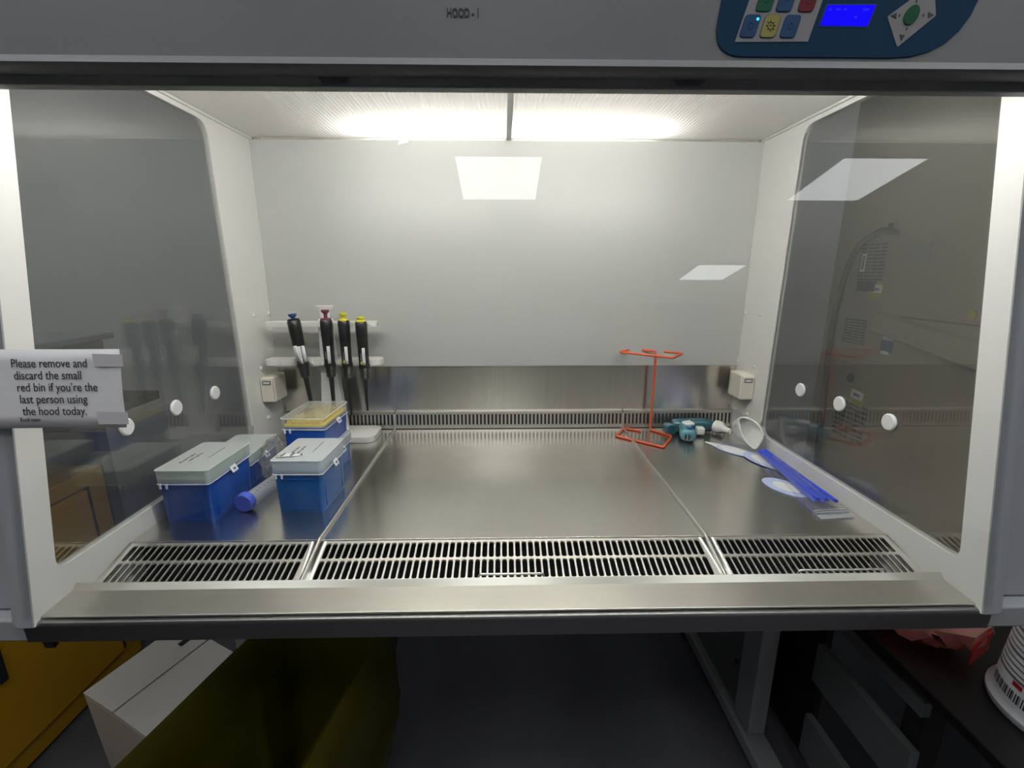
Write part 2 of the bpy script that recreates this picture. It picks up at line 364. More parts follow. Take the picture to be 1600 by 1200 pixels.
# side walls with their windows
for sgn in (-1, 1):
    yb = .370 if sgn < 0 else .378
    hole = rounded([(fy(.03), .030), (yb + .012, .030), (yb, .697), (fy(.697), .697)], [.018, .03, .035, .01])
    hole = [(p[0], p[1]) for p in hole]
    outer = [(fy(-.021, -.034), -.021), (-.10, -.021), (-.10, -.070), (D + .01, -.070), (D + .01, H + .09), (fy(H + .02, -.034) + .02, H + .09), (fy(H + .02, -.034), H + .02)]
    place = lambda u, v, w: (sgn * (W + w), u, v)
    w = link('side_wall', plate(outer, [hole], place, .012), 'white_paint', hood)
    gl = link('side_window', plate(hole, [], lambda u, v, q: (sgn * (W + .003 + q), u, v), .005), 'window_glass', hood, 0)
    sp_ = [p for p in hole if p[1] > .06 or p[0] > .30]; k0 = next(i for i, p in enumerate(hole) if p[0] > .30)
    MB().tube([(sgn * (W + .0008), p[0], p[1]) for p in hole[k0:-12]], .0014, 6).build('window_seal', 'dark_frame', gl, 60)
    for py, pz in ((.262, .171), (.149, .1735), (.0375, .1755)):
        MB().lathe([(.0, .001), (.0125, .001), (.0140, .0025), (.0140, .0045), (.0120, .0065), (.0, .0068)], (sgn * (W + .003), py, pz), 28, (-sgn, 0, 0)).build('hole_plug', 'plug_white', gl)
    for py, pz in ((.517, .307), (.449, .310), (.528, .183), (.448, .183), (.536 - .02, .054), (.453, .058)):
        MB().lathe([(0, 0), (.0052, 0), (.0050, .0022), (.0030, .0036), (0, .0038)], (sgn * W, py, pz), 14, (-sgn, 0, 0)).build('screw_cap', 'white_paint', w)
    # seam strip between the lower screws
    MB().box((sgn * (W - .0008), .487, .055), (.0016, .07, .0022), (R(3), 0, 0)).build('seam_strip', 'white_paint', w)
    # socket with hinged cover
    so = MB().box((sgn * (W - .016), .470, .131), (.032, .062, .064)).build('socket_box', 'plastic_cream', hood, bevel=.005, seg=3)
    MB().box((sgn * (W - .016), .4365, .131), (.029, .006, .058)).build('socket_cover', 'plastic_cream', so, bevel=.002)
    MB().box((sgn * (W - .017), .4330, .150), (.020, .0012, .010)).build('socket_label', 'ink_grey', so)
    MB().box((sgn * (W - .017), .4323, .150), (.014, .0012, .004)).build('label_print', 'label_white', so)
    # rounded front post, side cover, lower body
    prof = [(W, 0), (W + .003, 0)] + [(W + .012 + .034 * math.sin(R(a)), .036 - .036 * math.cos(R(a))) for a in range(0, 91, 10)] + [(W + .046, .05), (W + .0135, .05), (W + .0135, .0018), (W, .0018)]
    lo = [Vector((sgn * x, fy(-.020, -.036) + y, -.020)) for x, y in prof]; hi = [Vector((sgn * x, fy(.66, -.036) + y, .66)) for x, y in prof]
    MB().prism(lo, hi).build('front_post', 'white_paint' if 0 else 'cover_grey', hood, 50)
    mb = MB(); cp = rounded([(W + .052, -.020), (W + .16, -.020), (W + .16, .66), (W + .052, .66)], [.012, 0, 0, 0])
    mb.prism([Vector((sgn * p[0], fy(p[1], -.004), p[1])) for p in cp], [Vector((sgn * p[0], fy(p[1], .03), p[1])) for p in cp])
    mb.build('side_cover', 'cover_grey', hood, 30, .004)
    MB().bb(min(sgn * (W + .012), sgn * (W + .16)), max(sgn * (W + .012), sgn * (W + .16)), -.142, -.095, -.054, -.021).build('lower_body', 'cover_grey', hood, bevel=.004)
# back, ceiling
MB().bb(-W - .01, W + .01, D + .0045, D + .02, -.075, H + .094).build('back_plate', 'steel_back', hood)
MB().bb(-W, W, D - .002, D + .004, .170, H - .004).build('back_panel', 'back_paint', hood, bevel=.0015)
for sgn in (-1, 1):                  # translucent ribbed ceiling, one sheet each side of the divider, tubes in a white housing above
    mb = MB(); n = 74; x0, x1 = (.003, W) if sgn > 0 else (-W, -.005); top = []; bot = []
    for i in range(n * 2 + 1):
        x = x0 + (x1 - x0) * i / (2 * n); bot.append(Vector((x, 0, H + (.0022 if i % 2 else 0)))); top.append(Vector((x, 0, H + .0032)))
    mb.loft([[Vector((v.x, -.06, v.z)) for v in bot], [Vector((v.x, D - .001, v.z)) for v in bot]], False, False)
    mb.build('light_diffuser', 'diffuser_sheet', hood, 0)
hs_ = MB(); hs_.bb(-W, W, -.065, D + .004, H + .088, H + .092); hs_.bb(-W, W, -.069, -.065, H, H + .092); hs_.bb(-W, W, D - .001, D + .004, H + .003, H + .09)
for sgn in (-1, 1): hs_.bb(sgn * W - .004, sgn * W + .004, -.065, D, H + .004, H + .09)
hs_.build('lamp_housing', 'white_paint', hood)
MB().box((-.001, .24, H - .002), (.0115, .575, .004)).build('ceiling_divider', 'trim_grey', hood, bevel=.001)
for sgn in (-1, 1):
    MB().bb(min(sgn * W, sgn * (W - .006)), max(sgn * W, sgn * (W - .006)), -.05, D, H - .005, H).build('ceiling_trim', 'white_paint', hood, bevel=.001)
    MB().tube([(sgn * .02, .462, H + .052), (sgn * .355, .462, H + .052)], .013, 14).build('fluorescent_tube', 'rear_tube', hood)
    MB().tube([(sgn * .03, -.035, .652), (sgn * .55, -.035, .652)], .011, 14).build('fluorescent_tube', 'hood_tube', hood)
    for xx in (.022, .558): MB().box((sgn * xx, -.035, .674), (.014, .026, .072)).build('tube_holder', 'plastic_white', hood, bevel=.002)
# header over the sash
def HP(x, z, w=0):                   # a point on the header face, w out towards the room
    return Vector((x, fy(z, -.07) - w * .989, z + w * .145))
prof = [(fy(.624, -.07), .624), (fy(1.30, -.07), 1.30), (D + .03, 1.30), (D + .03, H + .094), (-.07, H + .094), (-.07, .712), (fy(.70, -.055), .70), (fy(.624, -.055), .624)]
MB().prism([Vector((-.76, *p)) for p in prof], [Vector((.76, *p)) for p in prof]).build('header', 'header_grey', hood, 30, .003)
lp = [(fy(.6265, -.07), .6275), (fy(.6265, -.074), .6265), (fy(.6175, -.0775), .6185), (fy(.6165, -.076), .6165), (fy(.6165, -.05), .6165), (fy(.6265, -.05), .6265)]
MB().prism([Vector((-.76, *p)) for p in lp], [Vector((.76, *p)) for p in lp]).build('header_lip', 'lip_lit_grey', hood, 60)
# sash: dark top bar, glass, two catches
sash = MB(); sp = [(fy(.608, -.045), .608), (fy(.66, -.045), .66), (fy(.66, -.028), .66), (fy(.608, -.028), .608)]
sash = sash.prism([Vector((-.70, *p)) for p in sp], [Vector((.70, *p)) for p in sp]).build('sash_bar', 'dark_frame', hood, 30, .002)
for x in (-.202, .194):
    c = rounded([(x - .022, .6255), (x - .014, .612), (x + .014, .612), (x + .022, .6255)], .004)
    MB().prism([Vector((p[0], fy(p[1], -.0445), p[1])) for p in c], [Vector((p[0], fy(p[1], -.0475), p[1])) for p in c]).build('sash_catch', 'header_grey', sash)
    MB().prism([Vector((x + a, fy(.6185 + b, -.0474), .6185 + b)) for a, b in ((-.004, 0), (.004, 0), (0, .005))], [Vector((x + a, fy(.6185 + b, -.0485), .6185 + b)) for a, b in ((-.004, 0), (.004, 0), (0, .005))]).build('catch_mark', 'rubber', sash)
gp = [(fy(-.008, -.040), -.008), (fy(.62, -.040), .62), (fy(.62, -.0365), .62), (fy(-.008, -.0365), -.008)]
MB().prism([Vector((-.607, *p)) for p in gp], [Vector((.607, *p)) for p in gp]).build('sash_glass', 'sash_glass', hood, 0)
# plenum under the grilles
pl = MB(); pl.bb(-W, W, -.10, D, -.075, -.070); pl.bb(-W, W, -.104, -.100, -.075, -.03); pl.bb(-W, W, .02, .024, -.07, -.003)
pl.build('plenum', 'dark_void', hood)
# writing and control panel on the header
text('hood_lettering', 'HOOD - 1', .0125, 'ink', hood, lambda u, v, w: HP(-.0740 + u, .6680 + v, .0004 + w), sx=.62, bold=.0003)
def hpoly(name, pts, m, w0, w1, parent, rad=0, sm=30):
    p = rounded(pts, rad, 7) if rad else [Vector(q) for q in pts]
    return MB().prism([HP(q[0], q[1], w0) for q in p], [HP(q[0], q[1], w1) for q in p]).build(name, m, parent, sm)
panel = hpoly('control_panel', [(.2065, .6315), (.4835, .6315), (.512, .80), (.235, .80)], 'panel_blue', -.001, .0015, hood, [.034, .085, .05, .07])
hpoly('keypad', [(.2310, .6455), (.3095, .6465), (.3310, .712), (.2530, .712)], 'panel_white', .001, .002, panel)
SL = .30
for row, z0, xs, ms in ((0, .661, (.2465, .2680, .2895), ('btn_blue', 'btn_yellow', 'btn_blue')), (1, .6865, (.2625, .2840, .3075), ('btn_green', 'btn_blue', 'btn_red'))):
    for x0, m_ in zip(xs, ms):
        q = [(x0 - .0080 - SL * .011, z0 - .011), (x0 + .0080 - SL * .011, z0 - .011), (x0 + .0080 + SL * .011, z0 + .011), (x0 - .0080 + SL * .011, z0 + .011)]
        b = hpoly('button', q, m_, .0015, .0030, panel, .0042)
        q2 = [(x0 + (a - x0) * 1.07, z0 + (c - z0) * 1.05) for a, c in q]
        hpoly('button_rim', q2, 'btn_edge', .0015, .0024, panel, .0045)
        if m_ == 'btn_yellow':
            s_ = MB()
            s_.tube([HP(x0 + .0032 * math.cos(a), z0 + .0036 * math.sin(a), .0031) for a in [k * math.pi / 8 for k in range(16)]], .00035, 5, True)
            for k in range(8):
                a = k * math.pi / 4; s_.tube([HP(x0 + .0036 * math.cos(a), z0 + .0041 * math.sin(a), .0031), HP(x0 + .0050 * math.cos(a), z0 + .0056 * math.sin(a), .0031)], .0004, 5)
            s_.tube([HP(x0 - .001, z0, .0031), HP(x0 + .0012, z0 + .0006, .0031)], .0004, 5)
            s_.build('sun_symbol', 'ink', panel)
        elif row == 1 and m_ == 'btn_blue':
            s_ = MB(); s_.tube([HP(x0, z0 + .006, .0031), HP(x0, z0, .0031)], .0005, 5); s_.tube([HP(x0 - .002, z0 + .002, .0031), HP(x0, z0 - .001, .0031), HP(x0 + .002, z0 + .002, .0031)], .0005, 5)
            s_.build('arrow_symbol', 'ink', panel)
        else:
            MB().tube([HP(x0 + .0028 * math.cos(a), z0 + .0032 * math.sin(a), .0031) for a in [k * math.pi / 8 for k in range(16)]], .00025, 5, True).build('ring_symbol', 'btn_edge', panel)
MB().lathe([(0, 0), (.0016, 0), (.0012, .001), (0, .0012)], HP(.2540, .6675, .003), 12, (0, -.989, .145)).build('status_light', 'led', panel)
disp = hpoly('display', [(.3215, .6625), (.3725, .6622), (.3802, .6832), (.3285, .6826)], 'lcd', .001, .0022, panel)
hpoly('display_edge', [(.3200, .6612), (.3735, .6609), (.3818, .6844), (.3275, .6839)], 'btn_edge', .001, .0018, panel, .002)
for x, z, n in ((.3300, .6772, 2), (.3380, .6774, 3), (.3465, .6774, 2), (.3670, .6775, 4), (.3580, .6700, 2)):
    mb = MB()
    for k in range(n): mb.tube([HP(x + k * .0018, z, .0023), HP(x + k * .0018 + .0004, z + .0018, .0023)], .0003, 4)
    mb.build('display_digits', 'lcd_text', disp)
kite = hpoly('arrow_pad', [(.3935, .6720), (.4065, .6418), (.4460, .6735), (.4410, .7060)], 'panel_white', .001, .002, panel, .002)
e = [(.4190 + .0075 * math.cos(a) + .0035 * math.sin(a), .6735 + .0098 * math.sin(a)) for a in [k * math.pi / 14 for k in range(28)]]
hpoly('centre_key', e, 'go_green', .0018, .0032, kite)
for cx, cz, a in ((.4005, .6728, 180), (.4395, .6738, 0), (.4105, .6515, 262)):
    tri = [(cx + .0036 * math.cos(R(a + k)), cz + .0036 * math.sin(R(a + k))) for k in (0, 130, 230)]
    hpoly('arrow_mark', tri, 'ink', .0018, .0026, kite)
for cx, cz in ((.4062, .6732), (.4320, .6736), (.4150, .6600), (.4235, .6870)):
    hpoly('key_tick', [(cx - .0006, cz - .0013), (cx + .0004, cz - .0013), (cx + .0008, cz + .0013), (cx - .0002, cz + .0013)], 'ink', .0018, .0026, kite)
# stand under the cabinet
for sgn in (-1, 1):
    st = thing('cabinet_stand', ('right' if sgn > 0 else 'left') + ' grey steel leg frame carrying the cabinet, standing on a foot bar', 'stand', (sgn * .63, .45, FLOOR))
    g = MB().box((sgn * .012, -.12, .395), (.045, .075, .63)); g.build('post', 'stand_grey', st, bevel=.004)
    MB().box((sgn * .012, 0, .050), (.062, .62, .040)).build('foot_bar', 'stand_grey', st, bevel=.006)
    MB().box((sgn * .012, .09, .41), (.016, .35, .68)).build('side_panel', 'stand_dark', st)
    MB().lathe([(0, 0), (.006, 0), (.006, .003), (0, .003)], (sgn * .002, -.045, .20), 12, (-sgn, 0, 0)).build('bolt', 'rubber', st)
    for yy in (-.28, .27): MB().lathe([(.030, 0), (.030, .010), (.018, .016), (.018, .031)], (sgn * .012, yy, 0), 18).build('foot_pad', 'rubber', st)

# ------------------------------------------------------------------ work trays
def gp_(x, t): return Vector((x, -.0032 - t, -.0008 - t * .2756))       # a point on the sloping grille
def grille(x0, x1, n, stag, name, parent, skip_edges):
    """slotted plate: two rows of round-ended slots, real openings"""
    mb = MB(); p = (x1 - x0) / n; hw = p * .372; th = .0012
    rows = [(.0040, .0325, 0), (.0362, .0680, stag)]
    tt = [0, .0036, .0335, .0355, .0690, .094]
    for t0, t1 in ((tt[0], tt[1]), (tt[2], tt[3]), (tt[4], tt[5])):
        mb.loft([[gp_(x, t) + Vector((0, 0, q)) for q in (0, -th)] for x, t in ((x0, t0),)] and [[gp_(x0, t0), gp_(x1, t0)], [gp_(x0, t1), gp_(x1, t1)]], False, False)
    for (a, b, sh), (ra, rb) in zip(rows, ((tt[1], tt[2]), (tt[3], tt[4]))):
        r = hw * .8
        xs = [x0 + p * (i + .5) for i in range(n)]
        for i in range(n):
            cx = xs[i]; L, Q = x0 + p * i, x0 + p * (i + 1)
            inner = rrect(cx - hw, cx + hw, a, b, r, 3)
            outer = []
            for (u, v) in inner:      # push the inner loop out on to the cell's border
                du = (u - cx) / hw; dv = (v - (a + b) / 2) / ((b - a) / 2)
                k = max(abs(du), abs(dv))
                uu = cx + du / k * p / 2; vv = (ra + rb) / 2 + dv / k * (rb - ra) / 2
                outer.append((uu, vv))
            mb.loft([[gp_(u, v) for u, v in outer], [gp_(u, v) for u, v in inner], [gp_(u, v) + Vector((0, -.0006, -.0022)) for u, v in inner]], False)
    return mb.build(name, 'steel_grille', parent, 30)
def back_grille(x0, x1, n, parent):
    """low upstand at the back with vertical slots"""
    def q(x, v): return Vector((x, D - .006 + .004 * v / .05, .002 + v))
    mb = MB(); p = (x1 - x0) / n; hw = p * .27; v0, v1 = .009, .0385
    mb.loft([[q(x0, 0), q(x1, 0)], [q(x0, .007), q(x1, .007)]], False, False)
    mb.loft([[q(x0, .040), q(x1, .040)], [q(x0, .0435), q(x1, .0435)], [Vector((x0, D - .004, .0475)), Vector((x1, D - .004, .0475))], [Vector((x0, D + .004, .0465)), Vector((x1, D + .004, .0465))]], False, False)
    for i in range(n):
        cx = x0 + p * (i + .5); inner = rrect(cx - hw, cx + hw, v0, v1, hw * .8, 2); outer = []
        for u, v in inner:
            du = (u - cx) / hw; dv = (v - .0238) / .01475; k = max(abs(du), abs(dv))
            outer.append((cx + du / k * p / 2, .0235 + dv / k * .0165))
        mb.loft([[q(u, v) for u, v in outer], [q(u, v) for u, v in inner], [q(u, v) + Vector((0, .002, 0)) for u, v in inner]], False)
    mb.build('rear_grille', 'steel_grille', parent, 30)
    MB().bb(x0, x1, D - .0005, D + .0015, .002, .040).build('rear_duct', 'dark_void', parent)
for x0, x1, n, nb, lab, hs in ((-.598, -.3075, 27, 29, 'left stainless work tray carrying the tip boxes and pipette stand', ()), (-.3035, .3025, 58, 60, 'wide central stainless work tray with slotted front grille', ((-.055, .042),)), (.3065, .598, 27, 29, 'right stainless work tray carrying the orange rack and blue sticks', ((.400, .530),))):
    t = thing('work_tray', lab, 'work tray', ((x0 + x1) / 2, .26, -.002), 0, 'stainless trays of the work surface')
    mb = MB(); mb.bb(x0, x1, .0, D - .006, -.0022, 0); mb.build('tray_plate', 'steel_tray', t, bevel=.0008, world=True)
    mb = MB(); mb.loft([[(x0, 0.0, 0), (x1, 0.0, 0)], [(x0, -.0032, -.0008), (x1, -.0032, -.0008)]], False, False)
    # blend strip and rim of the grille
    m_ = .011 if n > 40 else .010
    mb.loft([[gp_(x0, 0), gp_(x0 + m_, 0)], [gp_(x0, .094), gp_(x0 + m_, .094)]], False, False)
    mb.loft([[gp_(x1 - m_, 0), gp_(x1, 0)], [gp_(x1 - m_, .094), gp_(x1, .094)]], False, False)
    mb.xform(Matrix.Translation(-t.location)); mb.build('grille_rim', 'steel_grille', t, 30)
    g = grille(x0 + m_, x1 - m_, n, 0, 'front_grille', None, 0); g.data.transform(Matrix.Translation(-t.location)); g.parent = t
    tmp = thing('tmp', '', ''); tmp.location = (0, 0, 0)
    back_grille(x0, x1, nb, tmp)
    for ch in list(tmp.children): ch.data.transform(Matrix.Translation(-t.location)); ch.parent = t
    bpy.data.objects.remove(tmp)
    if n > 40:
        for xe in (x0 - .0018, x1 + .0018):
            pts = [(xe, .519, .044), (xe, .5205, .004), (xe, .515, .0018), (xe, 0, .0018), (xe, -.0034, .0010)] + [tuple(gp_(xe, k) + Vector((0, 0, .0018))) for k in (.02, .05, .090)]
            MB().tube(pts, .0035, 10).build('edge_rim', 'steel_bright', t, 60, world=True)
    for a, b in hs:
        pts = bend_path([(a, -.0835, -.020), (a + .004, -.0850, -.0035), (b - .004, -.0850, -.0035), (b, -.0835, -.020)], .004)
        MB().tube(pts, .0016, 8).build('lift_handle', 'steel_bright', t, 60, world=True)

# ------------------------------------------------------------------ armrest and front bar
arm = thing('armrest', 'stainless steel armrest ledge along the front edge of the cabinet', 'armrest', (0, -.12, -.03))
ap = [(-.0915, -.0225, .600), (-.0915, -.0042, .600), (-.0930, -.0030, .601), (-.1010, -.0098, .606), (-.1450, -.0130, .6225), (-.1460, -.0150, .6225), (-.135, -.020, .62), (-.10, -.028, .60)]
MB().prism([Vector((-h, y, z)) for y, z, h in ap], [Vector((h, y, z)) for y, z, h in ap]).build('ledge', 'steel_arm', arm, 20, .0006, world=True)
bp_ = [(-.1415, -.0185), (-.1470, -.0165), (-.1505, -.0172), (-.1525, -.0200), (-.1530, -.0250), (-.1500, -.0470), (-.1440, -.0490), (-.1300, -.0490), (-.1300, -.0300)]
def hx(z): return .6215 + (-.017 - z) * .12
bar = MB(); n = len(bp_)
ends = []
for sgn in (-1, 1): ends.append([Vector((sgn * (hx(z) - (.006 if y < -.1495 else 0)), y, z)) for y, z in bp_])
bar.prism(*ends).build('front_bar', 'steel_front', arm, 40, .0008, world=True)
bk = MB().prism([Vector((-.612, y, z)) for y, z in ((-.142, -.049), (-.133, -.049), (-.133, -.064), (-.139, -.066))], [Vector((-.600, y, z)) for y, z in ((-.142, -.049), (-.133, -.049), (-.133, -.064), (-.139, -.066))])
bk.build('end_bracket', 'rubber', arm, world=True)

# ------------------------------------------------------------------ paper notice on the sash
def NP(u, v, w=0):                   # note frame: u right, v down from its top left corner
    a = R(-.4); x = -.640 + u * math.cos(a) + v * math.sin(a) * .6 + v * .02; z = .3225 + u * math.sin(a) * 0 - v * .989
    return Vector((x, fy(z, -.0475 - w * 1.0) + .0, z))
note = thing('paper_notice', 'white printed paper notice taped across the left edge of the sash', 'notice', tuple(NP(0, .09)))
mb = MB(); nu = 12
L0 = [[NP(.182 * i / nu, .0915 * j / 6, .0004 + .0006 * math.sin(i * .9 + j)) for i in range(nu + 1)] for j in range(7)]
mb.loft(L0, False, False); mb.build('sheet', 'paper', note, 60, world=True, solid=.0003)
for u0, u1, v0, v1, lab in ((.152, .186, .005, .020, 0), (.150, .186, .072, .087, 0), (-.02, .036, .002, .018, 0), (-.02, .038, .072, .090, 0)):
    mb = MB(); mb.loft([[NP(u0, v0, .0017), NP(u1, v0 + .001, .0017)], [NP(u0 + .002, v1, .0017), NP(u1, v1, .0017)]], False, False)
    mb.build('tape', 'tape', note, 0, world=True, solid=.0002)
lines = ['Please remove and', 'discard the small', 'red bin if you\u2019re the', 'last person using', 'the hood today.']
for k, s_ in enumerate(lines):
    text('lettering', s_, .0142, 'ink', note, lambda u, v, w, k=k: NP(.0590 + .0018 * k + u, .0205 + .01385 * k - v, .0013 + w), th=.0002, sx=.80)
text('lettering', 'E.coli team', .0064, 'ink', note, lambda u, v, w: NP(.0625 + u, .0832 - v, .0013 + w), th=.0002, sx=.80)

# small scrap of tape under the lit strip
tag(MB().prism([Vector(p) for p in ((-.258, .523, .694), (-.233, .5225, .700), (-.232, .524, .709), (-.255, .525, .709))], [Vector(p) + Vector((0, .0006, 0)) for p in ((-.258, .523, .694), (-.233, .5225, .700), (-.232, .524, .709), (-.255, .525, .709))]).build('tape_scrap', 'label_white', None, 0), 'small white scrap of tape hanging at the top of the back panel', 'tape')

# ------------------------------------------------------------------ tip boxes
def tip_box(label, x, y, z, w, l, h, lid_h, base_m, tips_m, lid_m, rz=0, scribble=1, tab=True):
    t = thing('tip_box', label, 'tip box', (x, y, z), rz, 'blue pipette tip boxes')
    hb = h - lid_h; wt = w * 1.0; wb = w * .90; lb = l * .96
    def ring(W_, L_, zz, r=.006): return [Vector((p[0], p[1], zz)) for p in rrect(-W_ / 2, W_ / 2, -L_ / 2, L_ / 2, r, 4)]
    b = MB(); b.loft([ring(wb, lb, 0, .004), ring(wb + .001, lb + .001, .002), ring(w * .955, l * .98, hb), ring(w * .955 - .003, l * .98 - .003, hb), ring(wb - .003, lb - .003, .003)])
    base = b.build('base', base_m, t, 40)
    # embossed frame on the front and the right side
    for ax in (0, 1):
        L_ = (wb if ax == 0 else lb) * .74; f = MB()
        for zz in (hb * .10, hb * .82):
            if ax == 0: f.box((0, -lb / 2 - .0002 - .0012 * zz / hb, zz), (L_, .0014, .0012))
            else: f.box((wb / 2 + .0002 + .002 * zz / hb, 0, zz), (.0014, L_, .0012))
        for sg in (-1, 1):
            if ax == 0: f.box((sg * L_ / 2, -lb / 2 - .0006, hb * .46), (.0012, .0014, hb * .72))
            else: f.box((wb / 2 + .0012, sg * L_ / 2, hb * .46), (.0014, .0012, hb * .72))
        f.build('moulded_frame', base_m, base, 0)
    # tip rack: coloured insert with a grid of tip ends
    r = MB(); r.loft([ring(w * .94, l * .965, hb - .006), ring(w * .94, l * .965, hb + .004)])
    rack = r.build('tip_rack', tips_m, t, 30)
    tp = MB(); nx, ny = 8, 12
    for i in range(nx):
        for j in range(ny):
            cx = (i - (nx - 1) / 2) * w * .104; cy = (j - (ny - 1) / 2) * l * .077
            tp.rings([(cx, cy, hb + .003, .0034, .0034), (cx, cy, hb + lid_h * .55, .0036, .0036)], 7)
    tips = tp.build('tips', tips_m, t, 50); tips['kind'] = 'stuff'
    # lid: shell with a proud top edge
    lw, ll = w * 1.03, l * 1.02
    m_ = MB(); m_.loft([ring(lw * .985, ll * .985, hb - .0045), ring(lw * .99, ll * .99, h - .003), ring(lw * .985, ll * .985, h), ring(lw * .93, ll * .95, h)], False)
    m_.loft([ring(lw * .93, ll * .95, h), ring(lw * .925, ll * .945, h - .0012)], True)
    lid = m_.build('lid', lid_m, t, 40)
    m_ = MB(); m_.tube(ring(lw * .992, ll * .992, h - .001), .0008, 6, True); m_.tube(ring(lw * .99, ll * .99, hb - .0045), .0007, 6, True)  # white beads put in as the highlight along the lid edges
    m_.build('lid_edge_glint', 'tab_white', lid, 60)
    # hinge lugs on the front left / right corner and catch tab on the right side
    lug = MB()
    for q in (-.42, -.30): lug.box((w * q, -ll / 2 - .0002, hb - .0075), (.0035, .002, .009))
    lug.build('hinge_lug', 'tab_white', lid, bevel=.0006)
    if tab:
        tb = MB(); tb.box((lw / 2 + .0030, 0, hb - .004), (.0012, .017, .012), (0, R(-24), 0)); tb.build('catch_tab', 'tab_white', lid, bevel=.0006)
        MB().box((lw / 2 + .0040, 0, hb - .004), (.0010, .006, .004), (0, R(-24), 0)).build('tab_slot', 'ink_grey', lid)
    if scribble:
        for k, (sx, sy, ln) in enumerate(((-.24, -.10, .045), (-.12, -.06, .040), (.16, .10, .052))):
            s_ = MB(); pts = []
            for q in range(int(ln / .0016)):
                pts.append((w * sx + (.0022 if k < 2 else .0011) * math.sin(q * 2.3 + k) * (1 + .4 * math.sin(q)), l * sy + q * .0016 - ln / 2, h + .0003))
            s_.tube(pts, .00045 if k < 2 else .0003, 4); s_.build('handwriting', 'ink_grey', lid)
    return t
tip_box('blue tip box with green tips and handwritten frosted lid, nearest the left window', -.5395, .1150, 0, .0855, .128, .0965, .0205, 'box_blue', 'tips_green', 'lid', R(-.5))
tip_box('low blue tip box with greenish lid, half hidden behind the large left one', -.5520, .2500, 0, .0840, .124, .0640, .0170, 'box_blue', 'tips_green', 'lid', R(2), 0)
tip_box('brighter blue tip box with frosted lid at the front of the middle pair', -.3680, .1370, 0, .0855, .108, .0985, .0215, 'box_blue_light', 'tips_blue', 'lid', R(-1))
tip_box('lower blue tip box of the stack before the pipettes', -.4030, .2780, 0, .0850, .122, .0635, .0170, 'box_blue_light', 'tips_blue', 'lid', R(-1.5), 0)
tip_box('upper blue tip box with bright yellow tips under a clear lid', -.4080, .2790, .0640, .0860, .124, .0660, .0190, 'box_blue', 'tips_yellow', 'lid_clear', R(-2.5), 1)
# crumpled clear wrapper beside the stack
def crumple(name, label, c, sx, sy, sz, m, seed, cat, sub=5):
    rnd = random.Random(seed); mb = MB(); n, k = 26, 11; loops = []
    for j in range(k + 1):
        f = j / k; rr = math.sin(math.pi * min(max(f, .03), .97)) ** .6
        loops.append([Vector((c[0] + sx * rr * math.cos(2 * math.pi * i / n) * (1 + rnd.uniform(-.13, .10)), c[1] + sy * rr * math.sin(2 * math.pi * i / n) * (1 + rnd.uniform(-.13, .10)), c[2] + sz * f + rnd.uniform(-.1, .1) * sz * (0 < j < k))) for i in range(n)])
    mb.loft(loops); o = mb.build(name, m, None, 50); tag(o, label, cat); return o
crumple('plastic_wrapper', 'crumpled clear plastic wrapper wedged left of the stacked tip boxes', (-.474, .225, .0), .026, .045, .088, 'film', 3, 'wrapper')
t = thing('wrapper_strip', 'small white strip with dark stripes lying on the bright blue box lid', 'wrapper', (-.385, .103, .0988), R(8))
mb = MB(); mb.loft([[(-.024, -.005, .0005), (-.010, -.0075, .002), (.006, -.005, .0012), (.020, .000, .0005)], [(-.020, .006, .0005), (-.008, .007, .003), (.008, .005, .002), (.022, .002, .0005)]], False, False); mb.build('strip', 'label_white', t, 60, solid=.0003)
for xx in (-.012, .003): MB().box((xx, .0, .0032), (.0022, .0125, .0006), (0, 0, R(-14))).build('stripe', 'ink', t)
MB().box((.0175, .001, .0018), (.003, .004, .0006)).build('stripe', 'ink', t)

# ------------------------------------------------------------------ 50 ml tube
t = thing('centrifuge_tube', 'clear graduated centrifuge tube with blue screw cap lying between tip boxes', 'tube', (-.470, .088, .0172), 0)
t.rotation_euler = (0, 0, R(-7))
MB().lathe([(.0130, .004), (.0142, .008), (.0142, .095), (.0120, .101), (.004, .114), (0, .115)], (0, 0, -.0028), 28, (0, 1, 0), cap=False).build('barrel', 'tube_clear', t, 40)
cp = MB(); n = 48; prof = [(.0, -.0010), (.0150, -.0010), (.0168, .0008), (.0170, .0118), (.0160, .0125)]
q = Vector((0, 0, 1)).rotation_difference(Vector((0, 1, 0))).to_matrix()
cp.loft([[q @ Vector((r * (1 - (.025 if i % 2 and r > .0165 else 0)) * math.cos(2 * math.pi * i / n), r * (1 - (.025 if i % 2 and r > .0165 else 0)) * math.sin(2 * math.pi * i / n), h)) for i in range(n)] for r, h in prof]).build('screw_cap', 'cap_blue', t, 25)
for k in range(7):
    MB().box((.006, .030 + k * .0105, .0104), (.005 if k % 2 else .009, .0009, .0006)).build('graduation', 'ink_grey', t)
tx = text('numerals', '50  40  30  20', .006, 'ink_grey', None, lambda u, v, w: (.006 - v, .028 + u * 1.5, .0098), th=.0003); tx.parent = t

